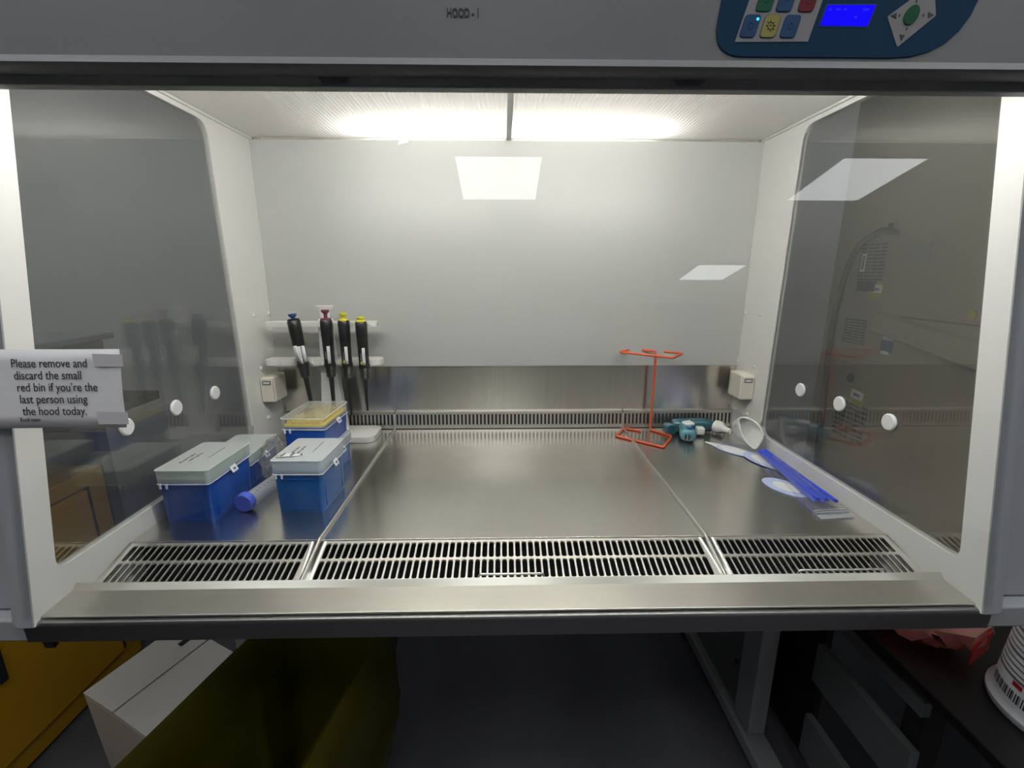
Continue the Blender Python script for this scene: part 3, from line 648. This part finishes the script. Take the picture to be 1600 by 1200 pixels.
# ------------------------------------------------------------------ pipette stand and pipettes
st = thing('pipette_stand', 'white two-tier pipette stand at the back of the left tray', 'pipette stand', (-.44, .462, 0))
def slab(x0, x1, y0, y1, z0, z1, r, holes=()):
    o = rrect(x0, x1, y0, y1, r, 6); return plate(o, [list(h) for h in holes], lambda u, v, w: (u, v, z0 + w), z1 - z0)
o = link('base', slab(-.105, .106, -.042, .052, .0005, .0150, .022), 'plastic_white', st, 35, .0035, 3)
mb = MB(); mb.loft([[Vector((.0 + sx * w_, dy, z)) for sx, dy in ((-1, -.009), (1, -.009), (1, .011), (-1, .011))] for z, w_ in ((.010, .034), (.10, .026), (.19, .019), (.300, .015))]); mb.build('column', 'plastic_white', st, 20, .003)
mb = MB(); mb.rings([(0, 0, .300, .010, .010), (0, 0, .318, .012, .011), (0, 0, .326, .020, .013), (0, 0, .3305, .022, .014), (0, 0, .331, .020, .012)], 24); mb.build('carry_knob', 'plastic_white', st, 45)
PX = (-.060, -.026, .015, .0555, .098)
def arc_hole(cx, cy, rx, ry, n=14): return [(cx + rx * math.cos(2 * math.pi * k / n), cy + ry * math.sin(2 * math.pi * k / n)) for k in range(n)]
up_holes = [arc_hole(x, -.004, .011, .010) for x in (-.120, -.088)]
o = link('upper_tier', slab(-.138, .124, -.022, .014, .283, .294, .016, up_holes), 'plastic_white', st, 35, .002, 2)
o = link('lower_tier', slab(-.146, .132, -.030, .020, .192, .205, .020), 'plastic_white', st, 35, .0035, 3)
for x in (-.104, -.072, -.03, .035, .078): MB().bb(x - .0035, x + .0035, -.034, -.026, .196, .209).build('cradle_rib', 'plastic_white', st, bevel=.001)
def pipette(label, x, y, ztop, length, knob_m, ring_m, knob_up, ry=0, s=1.0, mark=None, knob_r=.0092):
    t = thing('pipette', label, 'pipette', (x, y, ztop), 0, 'black pipettes hanging in the stand'); t.rotation_euler = (0, R(ry), 0)
    L = length
    b = MB(); b.rings([(0, .0, 0, .0120 * s, .0125 * s), (0, 0, -.004, .0135 * s, .0150 * s), (0, 0, -.020, .0135 * s, .0150 * s), (0, 0, -.060, .0124 * s, .0142 * s), (0, 0, -.100, .0116 * s, .0136 * s), (0, 0, -.103, .0130 * s, .0145 * s), (0, 0, -.110, .0126 * s, .0140 * s), (0, 0, -.113, .0108 * s, .0115 * s), (0, 0, -.133, .0098 * s, .0100 * s), (0, 0, -.136, .0070 * s, .0072 * s)], 26)
    body = b.build('body', 'black_plastic', t, 40)
    MB().rings([(0, 0, -.134, .0060 * s, .0060 * s), (0, 0, -.160, .0050 * s, .0050 * s), (0, 0, -L + .022, .0042, .0042), (0, 0, -L + .016, .0032, .0032), (0, 0, -L, .0022, .0022)], 18).build('shaft', 'black_plastic', t, 40)
    MB().rings([(0, 0, -.003, .0122 * s, .0132 * s), (0, 0, .0015, .0122 * s, .0128 * s), (0, 0, .0030, .0105 * s, .0108 * s), (0, 0, .0030, .0075 * s, .0078 * s), (0, 0, .0005, .0070 * s, .0072 * s)], 26).build('collar', ring_m, t, 40)
    MB().rings([(0, 0, 0, .0042, .0042), (0, 0, knob_up, .0042, .0042), (0, 0, knob_up + .003, knob_r * .8, knob_r * .8), (0, 0, knob_up + .0055, knob_r, knob_r), (0, 0, knob_up + .0088, knob_r * .98, knob_r * .98), (0, 0, knob_up + .0095, knob_r * .8, knob_r * .8)], 22).build('plunger', knob_m, t, 40)
    h = MB(); h.loft([[Vector((x_, y_, z_)) for x_, z_ in ((-.006, -.006), (.006, -.006), (.006, -.011), (-.006, -.011))] for y_, z0 in ((.010, 0),) for z_0 in (0,)] + [[Vector((x_ * .9, .026, z_ - .003)) for x_, z_ in ((-.006, -.006), (.006, -.006), (.006, -.009), (-.006, -.009))]])
    h.build('finger_hook', 'black_plastic', body, 30)
    # white name slip and small volume print, both on the front
    def surf(u, v, w=0):              # a point on the body front, u across, v down
        rx, rr = .0121 * s, .0141 * s; a = math.asin(max(-.98, min(.98, u / rx))); k = 1 + w / rr
        return Vector((rx * math.sin(a) * k, -rr * math.cos(a) * k, -v))
    mb = MB(); rows = [[surf(u * s, v, .0004) for u in (.0010, .003, .0052, .0072)] for v in (.060, .075, .090, .1005)]; mb.loft(rows, False, False)
    mb.build('name_slip', 'label_white', body, 60, solid=.0004)
    sc = MB(); sc.tube([surf((.0041 + .0011 * math.sin(k * 2.6)) * s, .063 + k * .0014, .0009) for k in range(24)], .00022, 4); sc.build('handwriting', 'ink_grey', body)
    sc = MB(); sc.tube([surf((-.0022 + .0010 * math.sin(k * 2.1)) * s, .072 + k * .0014, .0006) for k in range(14)], .00025, 4); sc.build('volume_print', 'label_white', body)
    if mark:
        mb = MB(); mb.loft([[surf(u * s, v, .0004) for u in (-.0042, -.0020, -.0002)] for v in (.092, .0995)], False, False); mb.build('colour_mark', mark, body, 60, solid=.0003)
    return t
p1 = pipette('black pipette with blue plunger hanging tilted at the left of the rack', -.496, .418, .3020, .222, 'bluecap', 'black_plastic', .0045, -6, 1.05)
mb = MB(); mb.loft([[(-.0060, -.0162, -.058), (.0020, -.0166, -.057)], [(-.0070, -.0158, -.075), (.0030, -.0164, -.075)], [(-.0060, -.0152, -.092), (.0045, -.0156, -.102)]], False, False)
mb.build('folded_label', 'label_white', p1, 60, solid=.0004)
mb = MB(); mb.tube([(-.0020 + .0018 * math.sin(k * 2.4), -.0169, -.062 - k * .0016) for k in range(20)], .00035, 4); mb.build('handwriting', 'ink_grey', p1)
mb = MB(); mb.loft([[(.009, -.0110, -.060), (.0160, -.0080, -.060)], [(.009, -.0110, -.098), (.0160, -.0080, -.098)]], False, False); mb.build('side_flag', 'label_white', p1, 60, solid=.0004)
pipette('black pipette with raised plum red plunger, second from the left', -.422, .418, .3030, .226, 'plum', 'plum', .0125)
pipette('black pipette with a yellow collar and raised yellow plunger, third from the left', -.3820, .418, .3015, .228, 'yellow', 'yellow', .0070, 0, .97, 'yellow', .0088)
pipette('black pipette with yellow plunger pushed down, rightmost in the stand', -.3425, .418, .2985, .214, 'yellow', 'yellow', .0005, 0, .97, 'yellow', .0088)

# ------------------------------------------------------------------ orange wire rack
t = thing('wire_rack', 'orange coated wire rack bent from one rod, standing on the right tray', 'wire rack', (.372, .494, 0))
zb = .0026
wire = [(.345, .487, zb), (.3075, .513, zb), (.270, .452, zb), (.3645, .373, zb), (.4115, .447, zb), (.372, .500, zb), (.373, .5005, .2115), (.327, .545, .2115), (.278, .4965, .2115), (.386, .412, .2115), (.431, .4735, .2115), (.393, .5005, .2115)]
MB().tube(bend_path(wire, .007, 5), .0030, 10).build('wire', 'orange', t, 60, world=True)

# ------------------------------------------------------------------ pipette controller lying on its side
t = thing('pipette_controller', 'teal pipetting gun with white buttons and nose lying behind the orange rack', 'pipette controller', (.474, .470, 0))
def oval(c, d, a, b, n=16, up=(0, 0, 1), p=2.6):
    d = Vector(d).normalized(); s_ = d.cross(Vector(up)).normalized(); u_ = s_.cross(d)
    out = []
    for k in range(n):
        th = 2 * math.pi * k / n; cx, sx = math.cos(th), math.sin(th)
        out.append(Vector(c) + s_ * (a * math.copysign(abs(cx) ** (2 / p), cx)) + u_ * (b * math.copysign(abs(sx) ** (2 / p), sx)))
    return out
ax = (1, -.08, 0)
MB().loft([oval((.428, .490, .0175), ax, .012, .012), oval((.432, .490, .0178), ax, .0165, .0165), (oval((.452, .489, .018), ax, .0175, .0170)), oval((.475, .489, .019), ax, .0185, .0175), oval((.505, .488, .020), ax, .0175, .0175), oval((.530, .485, .019), ax, .0150, .0160), oval((.536, .484, .019), ax, .010, .011)]).build('barrel', 'teal', t, 50, world=True)
hd = (-.16, -1, -.02)
MB().loft([oval((.461, .484, .019), hd, .0160, .0140), oval((.455, .462, .019), hd, .0165, .0150), oval((.449, .440, .0185), hd, .0180, .0165), oval((.445, .420, .0180), hd, .0195, .0175), oval((.443, .409, .0178), hd, .0180, .0160), oval((.442, .405, .0176), hd, .0120, .0110)]).build('handle', 'teal_light', t, 50, world=True)
MB().loft([oval((.415, .478, .0165), (.2, -1, 0), .0150, .0140), oval((.417, .466, .0165), (.2, -1, 0), .0170, .0155), oval((.418, .456, .0165), (.2, -1, 0), .0140, .0130)]).build('battery_cover', 'teal', t, 40, world=True)
for c, r_ in (((.458, .4635, .0335), .5), ((.4590, .4490, .0345), .4)):
    MB().box(c, (.0250, .0115, .0080), (R(12), R(-4), R(8))).build('button', 'plastic_white', t, bevel=.0030, seg=3, world=True)
MB().box((.4905, .4560, .0145), (.0210, .0210, .0200), (0, 0, R(-6))).build('trigger', 'plastic_white', t, bevel=.0045, seg=3, world=True)
MB().lathe([(.006, -.014), (.0150, -.012), (.0168, -.003), (.0165, .003), (.0125, .009), (.0085, .014), (.0072, .030), (.0078, .0315), (.0066, .034), (.0034, .0342), (.0030, .027), (0, .026)], (.5440, .4660, .0195), 28, (.60, -.77, -.12)).build('nose_cone', 'plastic_white', t, 40, world=True)
MB().lathe([(0, 0), (.0030, 0), (.0030, .0008), (0, .0008)], Vector((.5440, .4660, .0195)) + Vector((.60, -.77, -.12)).normalized() * .0340, 14, (.60, -.77, -.12)).build('nose_bore', 'ink_grey', t, world=True)
for k in range(3): MB().box((.4330 + k * .0045, .4032, .0165), (.0022, .003, .013)).build('charge_contact', 'steel_bright' if k % 2 else 'rubber', t, world=True)
MB().box((.446, .413, .0368), (.016, .012, .002)).build('display_window', 'bluecap', t, bevel=.0008, world=True)

t.location.x -= .005

# ------------------------------------------------------------------ white scoop in a clear bag
t = thing('plastic_scoop', 'white plastic scoop standing in a clear wrapper by the right window', 'scoop', (.555, .375, 0))
def sl(z): return .412 - z * .35                      # leans back
rim = [(.5505, .398, .060), (.553, .394, .068), (.560, .386, .0705), (.572, .372, .0690), (.581, .355, .058), (.585, .345, .042), (.574, .340, .020), (.566, .338, .008), (.556, .365, .018), (.552, .385, .036)]
rim = rounded(rim, .012, 3)
outer = [Vector(p) + Vector((-.012, .004, 0)) for p in rim]
cen = Vector((.562, .385, .030))
inner = [Vector(p).lerp(cen, .18) + Vector((.004, .014, -.003)) for p in rim]; deep = [Vector(p).lerp(cen, .5) + Vector((.006, .022, -.008)) for p in rim]
back = [Vector(p).lerp(Vector((.560, .402, .022)), .30) + Vector((-.002, .030, -.004)) for p in rim]
back = [Vector((p.x, p.y, max(p.z, .001))) for p in back]; deep = [Vector((p.x, p.y, max(p.z, .004))) for p in deep]
MB().loft([deep, inner, [Vector(p) for p in rim], [Vector(p) + Vector((-.001, .003, .002)) for p in rim], back]).build('bowl', 'plastic_white', t, 60, world=True)
MB().tube(rim, .0022, 8, True).build('rim', 'plastic_white', t, 60, world=True)
k = MB(); k.loft([[Vector((.522, .412, .001)), Vector((.536, .420, .001)), Vector((.588, .380, .001)), Vector((.587, .322, .001)), Vector((.553, .318, .001))], [Vector((.528, .408, .022)), Vector((.540, .415, .026)), Vector((.586, .378, .030)), Vector((.585, .330, .024)), Vector((.557, .330, .018))], [Vector((.546, .398, .044)), Vector((.551, .404, .050)), Vector((.580, .380, .058)), Vector((.582, .345, .048)), Vector((.566, .345, .036))]])
k.build('wrapper', 'film', t, 30, world=True)
MB().tube([(.5555, .395, .0690), (.562, .388, .0722), (.567, .383, .0715)], .0014, 6).build('hang_tab', 'label_white', t, world=True)

# ------------------------------------------------------------------ round ended peel packs
def peel_pack(label, c, L, Wd, ang, z, cuts, inner=.55, tail=0):
    t = thing('peel_pack', label, 'peel pack', (c[0], c[1], z), R(ang), 'white and blue peel packs')
    n = 36
    def shp(f, g=1): return [Vector((L / 2 * f * math.cos(2 * math.pi * k / n), Wd / 2 * g * math.sin(2 * math.pi * k / n), 0)) for k in range(n)]
    up = lambda l, z_: [v + Vector((0, 0, z_)) for v in l]
    MB().prism(shp(1), up(shp(1), .0009)).build('backing', 'pack_blue', t, 30)
    MB().prism(up(shp(inner, inner), .0007), up(shp(inner, inner), .0016)).build('insert', 'pack_white', t, 30)
    return t
p = peel_pack('pale blue oval peel pack with white centre, nearest of three along the right window', (.5335, .163), .092, .060, 118, .0006, 0, .55)
peel_pack('middle oval peel pack with broad white centre under the ends of the blue sticks', (.5640, .287), .112, .060, 112, .0020, 0, .66)
t = peel_pack('farthest white peel pack with pointed tail in front of the white scoop', (.5250, .352), .100, .046, 128, .0010, 0, .74)
mb = MB(); mb.prism([Vector(q) for q in ((.040, -.012, .0004), (.072, -.004, .0004), (.072, .004, .0004), (.040, .012, .0004))], [Vector(q) for q in ((.040, -.012, .0012), (.072, -.004, .0012), (.072, .004, .0012), (.040, .012, .0012))]); mb.build('tail', 'pack_white', t)

# bundle of blue sticks in a clear zip bag
A, B = Vector((.6*0+.5830, .3300, .0085)), Vector((.5600, .0880, .0085))
A = Vector((.5760, .3260, .009)); B = Vector((.5610, .0900, .009))
for k in range(7):
    o = (k - 3) * .0058; a = A + Vector((o * .55, o * .10, 0)); b = B + Vector((o * 1.12, .004 * math.sin(k * 2.1), 0))
    zz = .0035 * (k % 2)
    d = (b - a); mb = MB(); mb.tube([a + Vector((0, 0, zz)), a + d * .97 + Vector((0, 0, zz)), b + Vector((0, 0, zz))], .0029, 7)
    pos = ('outermost on the tray side', 'second from the tray side', 'third from the tray side', 'middle one', 'third from the window side', 'second from the window side', 'outermost on the window side')[k]
    tag(mb.build('plastic_stick', 'stick_blue', None, 50), f'long bright blue plastic stick of the bagged bundle, {pos}', 'stick', 'blue sticks in the clear bag')
zb_ = thing('zip_bag', 'clear zip bag around the bundle of blue sticks on the right tray', 'bag', (.566, .2, 0))
mb = MB(); rows = []
for j in range(14):
    f = j / 13; y = .335 - f * (.335 - .048); cx = .5765 - f * .026; hw_ = .018 + f * .014; hz = .0150 * math.sin(math.pi * min(1, .12 + f * .88)) ** .5 + .0012
    rows.append([Vector((min(cx + hw_ * u, .5975), y, .0014 + hz * (1 - u * u) ** .5 + .0009 * math.sin(j * 2.2 + u * 5))) for u in (-1, -.8, -.4, 0, .4, .8, 1)] + [Vector((min(cx + hw_ * u, .5975), y, .0012)) for u in (.8, .4, 0, -.4, -.8)])
mb.loft(rows); mb.build('pouch', 'film', zb_, 60, world=True)
for yy, m_ in ((.060, 'film_milky'), (.067, 'film_milky')): MB().box((.552, yy, .0045), (.060, .0024, .003), (0, 0, R(4))).build('zip_ridge', m_, zb_, world=True)
MB().box((.551, .050, .0025), (.062, .010, .0012), (R(10), 0, R(5))).build('bag_lip', 'film_milky', zb_, world=True)

# ------------------------------------------------------------------ left of the cabinet: bench and flammables cabinet
t = thing('lab_bench', 'black topped lab bench running along the left behind the window', 'bench', (-1.75, .0, FLOOR))
MB().bb(-2.6, -1.24, -1.4, .96, -.030, .0).build('worktop', 'bench_black', t, bevel=.003, world=True)
for y in (-1.3, .90): MB().bb(-2.5, -1.42, y - .02, y + .02, FLOOR, -.030).build('end_panel', 'grey_box', t, world=True)
t = thing('flammables_cabinet', 'yellow steel flammables cabinet on the floor left of the hood', 'cabinet', (-1.55, .30, FLOOR))
MB().bb(-1.80, -1.252, -.25, .69, FLOOR + .01, -.165).build('body', 'cab_yellow', t, bevel=.004, world=True)
d = MB().bb(-1.256, -1.240, -.19, .615, FLOOR + .075, -.215).build('door', 'cab_yellow', t, bevel=.003, world=True)
gap = MB()
for y0, y1, z0, z1 in ((-.196, .621, -.213, -.209), (-.196, .621, FLOOR + .069, FLOOR + .073), (.617, .634, FLOOR + .07, -.21), (-.196, -.192, FLOOR + .07, -.21)): gap.bb(-1.2535, -1.2505, y0, y1, z0, z1)
gap.build('door_gap', 'cab_dark', t, world=True)
mb = MB().bb(-1.240, -1.228, .28, .30, -.56, -.46); mb.build('door_handle', 'rubber', d, bevel=.003, world=True)
t = thing('grey_instrument', 'boxy grey bench instrument seen dimly through the left window', 'instrument', (-1.6, .6, 0))
MB().bb(-1.95, -1.36, .30, .92, .0, .19).build('housing', 'grey_box', t, bevel=.01, world=True)
MB().bb(-1.355, -1.36, .36, .86, .04, .15).build('front_panel', 'vent_dark', t, world=True)
MB().bb(-1.97, -1.34, .28, .94, .19, .21).build('top_cover', 'cover_grey', t, bevel=.004, world=True)

# white carton and yellow-lined bin under the front
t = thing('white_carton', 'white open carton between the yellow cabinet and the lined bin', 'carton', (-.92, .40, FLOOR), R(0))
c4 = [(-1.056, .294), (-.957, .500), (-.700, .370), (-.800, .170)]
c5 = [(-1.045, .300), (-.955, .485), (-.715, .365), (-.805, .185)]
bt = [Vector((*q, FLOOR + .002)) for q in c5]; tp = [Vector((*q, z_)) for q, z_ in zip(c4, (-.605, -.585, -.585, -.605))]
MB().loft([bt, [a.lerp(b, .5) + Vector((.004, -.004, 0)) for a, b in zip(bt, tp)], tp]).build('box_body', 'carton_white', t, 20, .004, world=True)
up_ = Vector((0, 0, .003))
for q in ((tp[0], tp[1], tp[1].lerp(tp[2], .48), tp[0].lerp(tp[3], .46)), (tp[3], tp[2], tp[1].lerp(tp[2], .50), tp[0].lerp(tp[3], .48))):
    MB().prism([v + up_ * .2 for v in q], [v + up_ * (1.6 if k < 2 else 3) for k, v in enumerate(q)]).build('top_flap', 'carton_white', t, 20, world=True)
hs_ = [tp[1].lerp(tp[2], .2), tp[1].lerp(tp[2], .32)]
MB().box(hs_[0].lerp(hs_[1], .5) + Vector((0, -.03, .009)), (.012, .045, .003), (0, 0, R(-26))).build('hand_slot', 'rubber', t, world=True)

t = thing('waste_bin', 'waste bin lined with a dark yellow bag folded over its rim', 'bin', (-.45, .06, FLOOR))
rimz = -.35
base_rim = [(-.680, -.260), (-.5600, .200), (-.5300, .300), (-.3000, .300), (-.2850, .20), (-.3450, -.130), (-.400, -.300)]
base_rim = rounded(base_rim, .06, 6); n = len(base_rim)
cx_, cy_ = -.45, .03
def off(p, d, z, seed=0, amp=0):
    v = Vector((p[0] - cx_, p[1] - cy_)); q = v.normalized()
    a = math.atan2(v.y, v.x); wv = amp * (math.sin(a * 7 + seed) + .6 * math.sin(a * 15 + seed * 2.3) + .4 * math.sin(a * 27 + seed))
    return Vector((p[0] + q.x * (d + wv), p[1] + q.y * (d + wv), z + amp * .5 * math.sin(a * 9 + seed)))
MB().loft([[off(p, -.05, FLOOR + .004) for p in base_rim], [off(p, 0, rimz - .012) for p in base_rim], [off(p, -.004, rimz - .012) for p in base_rim], [off(p, -.054, FLOOR + .01) for p in base_rim]]).build('bin_body', 'bin_black', t, 40, world=True)
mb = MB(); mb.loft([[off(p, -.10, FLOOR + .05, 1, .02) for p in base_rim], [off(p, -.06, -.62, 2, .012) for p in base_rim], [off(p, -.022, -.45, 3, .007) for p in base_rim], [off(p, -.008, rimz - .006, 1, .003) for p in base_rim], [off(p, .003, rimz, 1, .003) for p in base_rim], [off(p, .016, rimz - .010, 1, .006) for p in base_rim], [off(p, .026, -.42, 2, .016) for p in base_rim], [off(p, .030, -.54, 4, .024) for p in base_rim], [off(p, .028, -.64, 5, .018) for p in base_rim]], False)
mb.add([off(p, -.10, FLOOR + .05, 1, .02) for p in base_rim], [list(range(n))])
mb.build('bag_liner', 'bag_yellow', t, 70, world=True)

# ------------------------------------------------------------------ right of the cabinet: rack, machine, tub, red bag
t = thing('low_rack', 'low black topped rack with grey side boards right of the stand', 'rack', (1.1, .2, FLOOR))
MB().bb(.700, 1.60, -.42, .80, -.300, -.280).build('rack_top', 'bench_black', t, bevel=.003, world=True)
for (z0, z1, xx) in ((-.362, -.330, .722), (-.545, -.442, .722), (-.76, -.645, .722)):
    MB().bb(xx, xx + .018, -.01, .245, z0, z1).build('side_board', 'rack_board', t, bevel=.002, world=True)
for x, y in ((.765, .02), (.765, .74), (1.55, .02), (1.55, .74)): MB().bb(x - .02, x + .02, y - .02, y + .02, FLOOR, -.300).build('leg', 'rubber', t, world=True)
MB().bb(.745, .760, .25, .74, FLOOR + .05, -.302).build('back_board', 'rubber', t, world=True)
t = thing('beige_machine', 'tall beige laboratory machine with vents and stickers behind the right window', 'machine', (1.3, .4, -.28))
XM = .95
MB().bb(XM, 1.58, .118, .72, -.28, 1.15).build('housing', 'beige', t, bevel=.006, world=True)
MB().bb(XM - .004, XM + .001, .125, .46, .300, .304).build('panel_seam', 'beige_dark', t, world=True)
MB().box((XM - .012, .32, .255), (.024, .39, .050), (R(9), 0, 0)).build('ledge', 'beige', t, bevel=.004, world=True)
def vents(y0, y1, z0, z1, nx, nz):
    mb = MB()
    for i in range(nx):
        for j in range(nz):
            mb.box((XM - .0003, y0 + (y1 - y0) * (i + .5) / nx, z0 + (z1 - z0) * (j + .5) / nz), (.002, (y1 - y0) / nx * .78, (z1 - z0) / nz * .5))
    mb.build('vent', 'vent_dark', t, 0, world=True)
vents(.532, .622, .385, .482, 4, 11); vents(.555, .640, .215, .285, 4, 9); vents(.50, .62, -.05, .06, 5, 8)
def stick(name, yc, zc, w, h, m_, d=.0012, tilt=0): return MB().box((XM - d / 2 - .0004, yc, zc), (d, w, h), (R(tilt), 0, 0)).build(name, m_, t, 0, world=True)
stick('sticker', .548, .360, .050, .042, 'sticker_yellow'); stick('sticker_print', .548, .366, .042, .020, 'label_white', .0020); stick('barcode', .548, .365, .026, .007, 'ink_grey', .0028)
stick('warning_sticker', .462, .272, .080, .046, 'sticker_yellow')
tri = MB().tube([(XM - .0022, .486 + .012 * math.sin(a), .271 + .013 * math.cos(a)) for a in (0, R(120), R(240))], .0014, 5, True); tri.build('warning_triangle', 'ink', t, world=True)
MB().tube([(XM - .0022, .486, .274), (XM - .0022, .486, .267)], .0012, 5).build('warning_mark', 'ink', t, world=True)
for k in range(3): stick('print_line', .447, .283 - k * .010, .038, .0022, 'ink_grey', .0022)
stick('blue_sticker', .480, .232, .036, .040, 'sticker_blue'); stick('sticker_print', .480, .246, .032, .009, 'label_white', .002); stick('sticker_print', .482, .210, .022, .008, 'label_white', .002)
stick('sticker', .545, .075, .050, .042, 'sticker_yellow', .0012, 6); stick('sticker_print', .545, .082, .042, .022, 'label_white', .002, 6); stick('barcode', .545, .082, .024, .008, 'ink_grey', .0028, 6)
stick('plate', .605, .432, .014, .046, 'tab_white'); stick('plate_face', .605, .432, .008, .036, 'beige_dark', .002)
stick('paper_label', .44, .455, .060, .036, 'grey_box'); stick('cable_gland', .575, .372, .050, .026, 'vent_dark', .012); stick('switch_box', .525, .512, .016, .028, 'vent_dark', .010)
MB().lathe([(0, 0), (.013, 0), (.013, .002), (0, .002)], (XM, .58, .122), 20, (-1, 0, 0)).build('port', 'ink', t, world=True)
MB().lathe([(0, 0), (.010, 0), (.010, .002), (0, .002)], (XM, .285, .322), 20, (-1, 0, 0)).build('round_sticker', 'sticker_yellow', t, world=True)
tag(MB().tube(bend_path([(.938, .500, .500), (.932, .540, .512), (.930, .610, .480), (.928, .640, .40), (.924, .648, .28), (.920, .640, .16), (.915, .62, .02), (.91, .60, -.20), (.92, .60, -.27)], .04, 6), .0075, 8).build('power_cable', 'rubber', None, 60), 'black cable hanging down the far edge of the beige machine', 'cable')
# wipes tub
t = thing('wipes_tub', 'white plastic tub with printed label and barcodes at the right edge', 'tub', (.880, -.090, -.28))
MB().lathe([(.090, 0), (.100, .001), (.102, .006), (.102, .012), (.097, .016), (.094, .020), (.084, .185), (.080, .190), (0, .190)], (0, 0, 0), 48).build('tub_body', 'tub_white', t, 40)
def TS(a, z, w=.0006):
    r = .0942 - (z - .02) * .0606 + w; return Vector((r * math.cos(a), r * math.sin(a), z))
for k in range(13):
    z = .062 + k * .0095; mb = MB(); a0, a1 = R(132 + 3 * (k % 3)), R(212 - 9 * (k % 4)); m_ = 16
    segs = [[TS(a0 + (a1 - a0) * q / m_, z + dz) for q in range(m_ + 1)] for dz in (0, .0026 if k % 4 else .0042)]
    mb.loft(segs, False, False); mb.build('print_line', 'ink_grey', t, 0)
mb = MB()
for q in range(22):
    a = R(137 + q * 2.2); w_ = R(.55 + .55 * ((q * 7) % 3)); mb.loft([[TS(a, .028), TS(a + w_, .028)], [TS(a, .044), TS(a + w_, .044)]], False, False)
mb.build('barcode', 'ink', t, 0)
mb = MB(); mb.loft([[TS(R(166), .052), TS(R(176), .052)], [TS(R(166), .060), TS(R(176), .060)]], False, False); mb.build('logo_mark', 'red', t, 0)
# red bag
o = crumple('red_bag', 'translucent red plastic bag slumped on the rack beside the white tub', (.795, .105, -.279), .095, .105, .15, 'red_bag', 11, 'bag')
pt = MB().prism([Vector(q) for q in ((.780, -.012, -.215), (.822, .000, -.190), (.824, .004, -.235), (.790, -.004, -.258))], [Vector(q) + Vector((.002, .004, 0)) for q in ((.780, -.012, -.215), (.822, .000, -.190), (.824, .004, -.235), (.790, -.004, -.258))]).build('red_print', 'red', o)
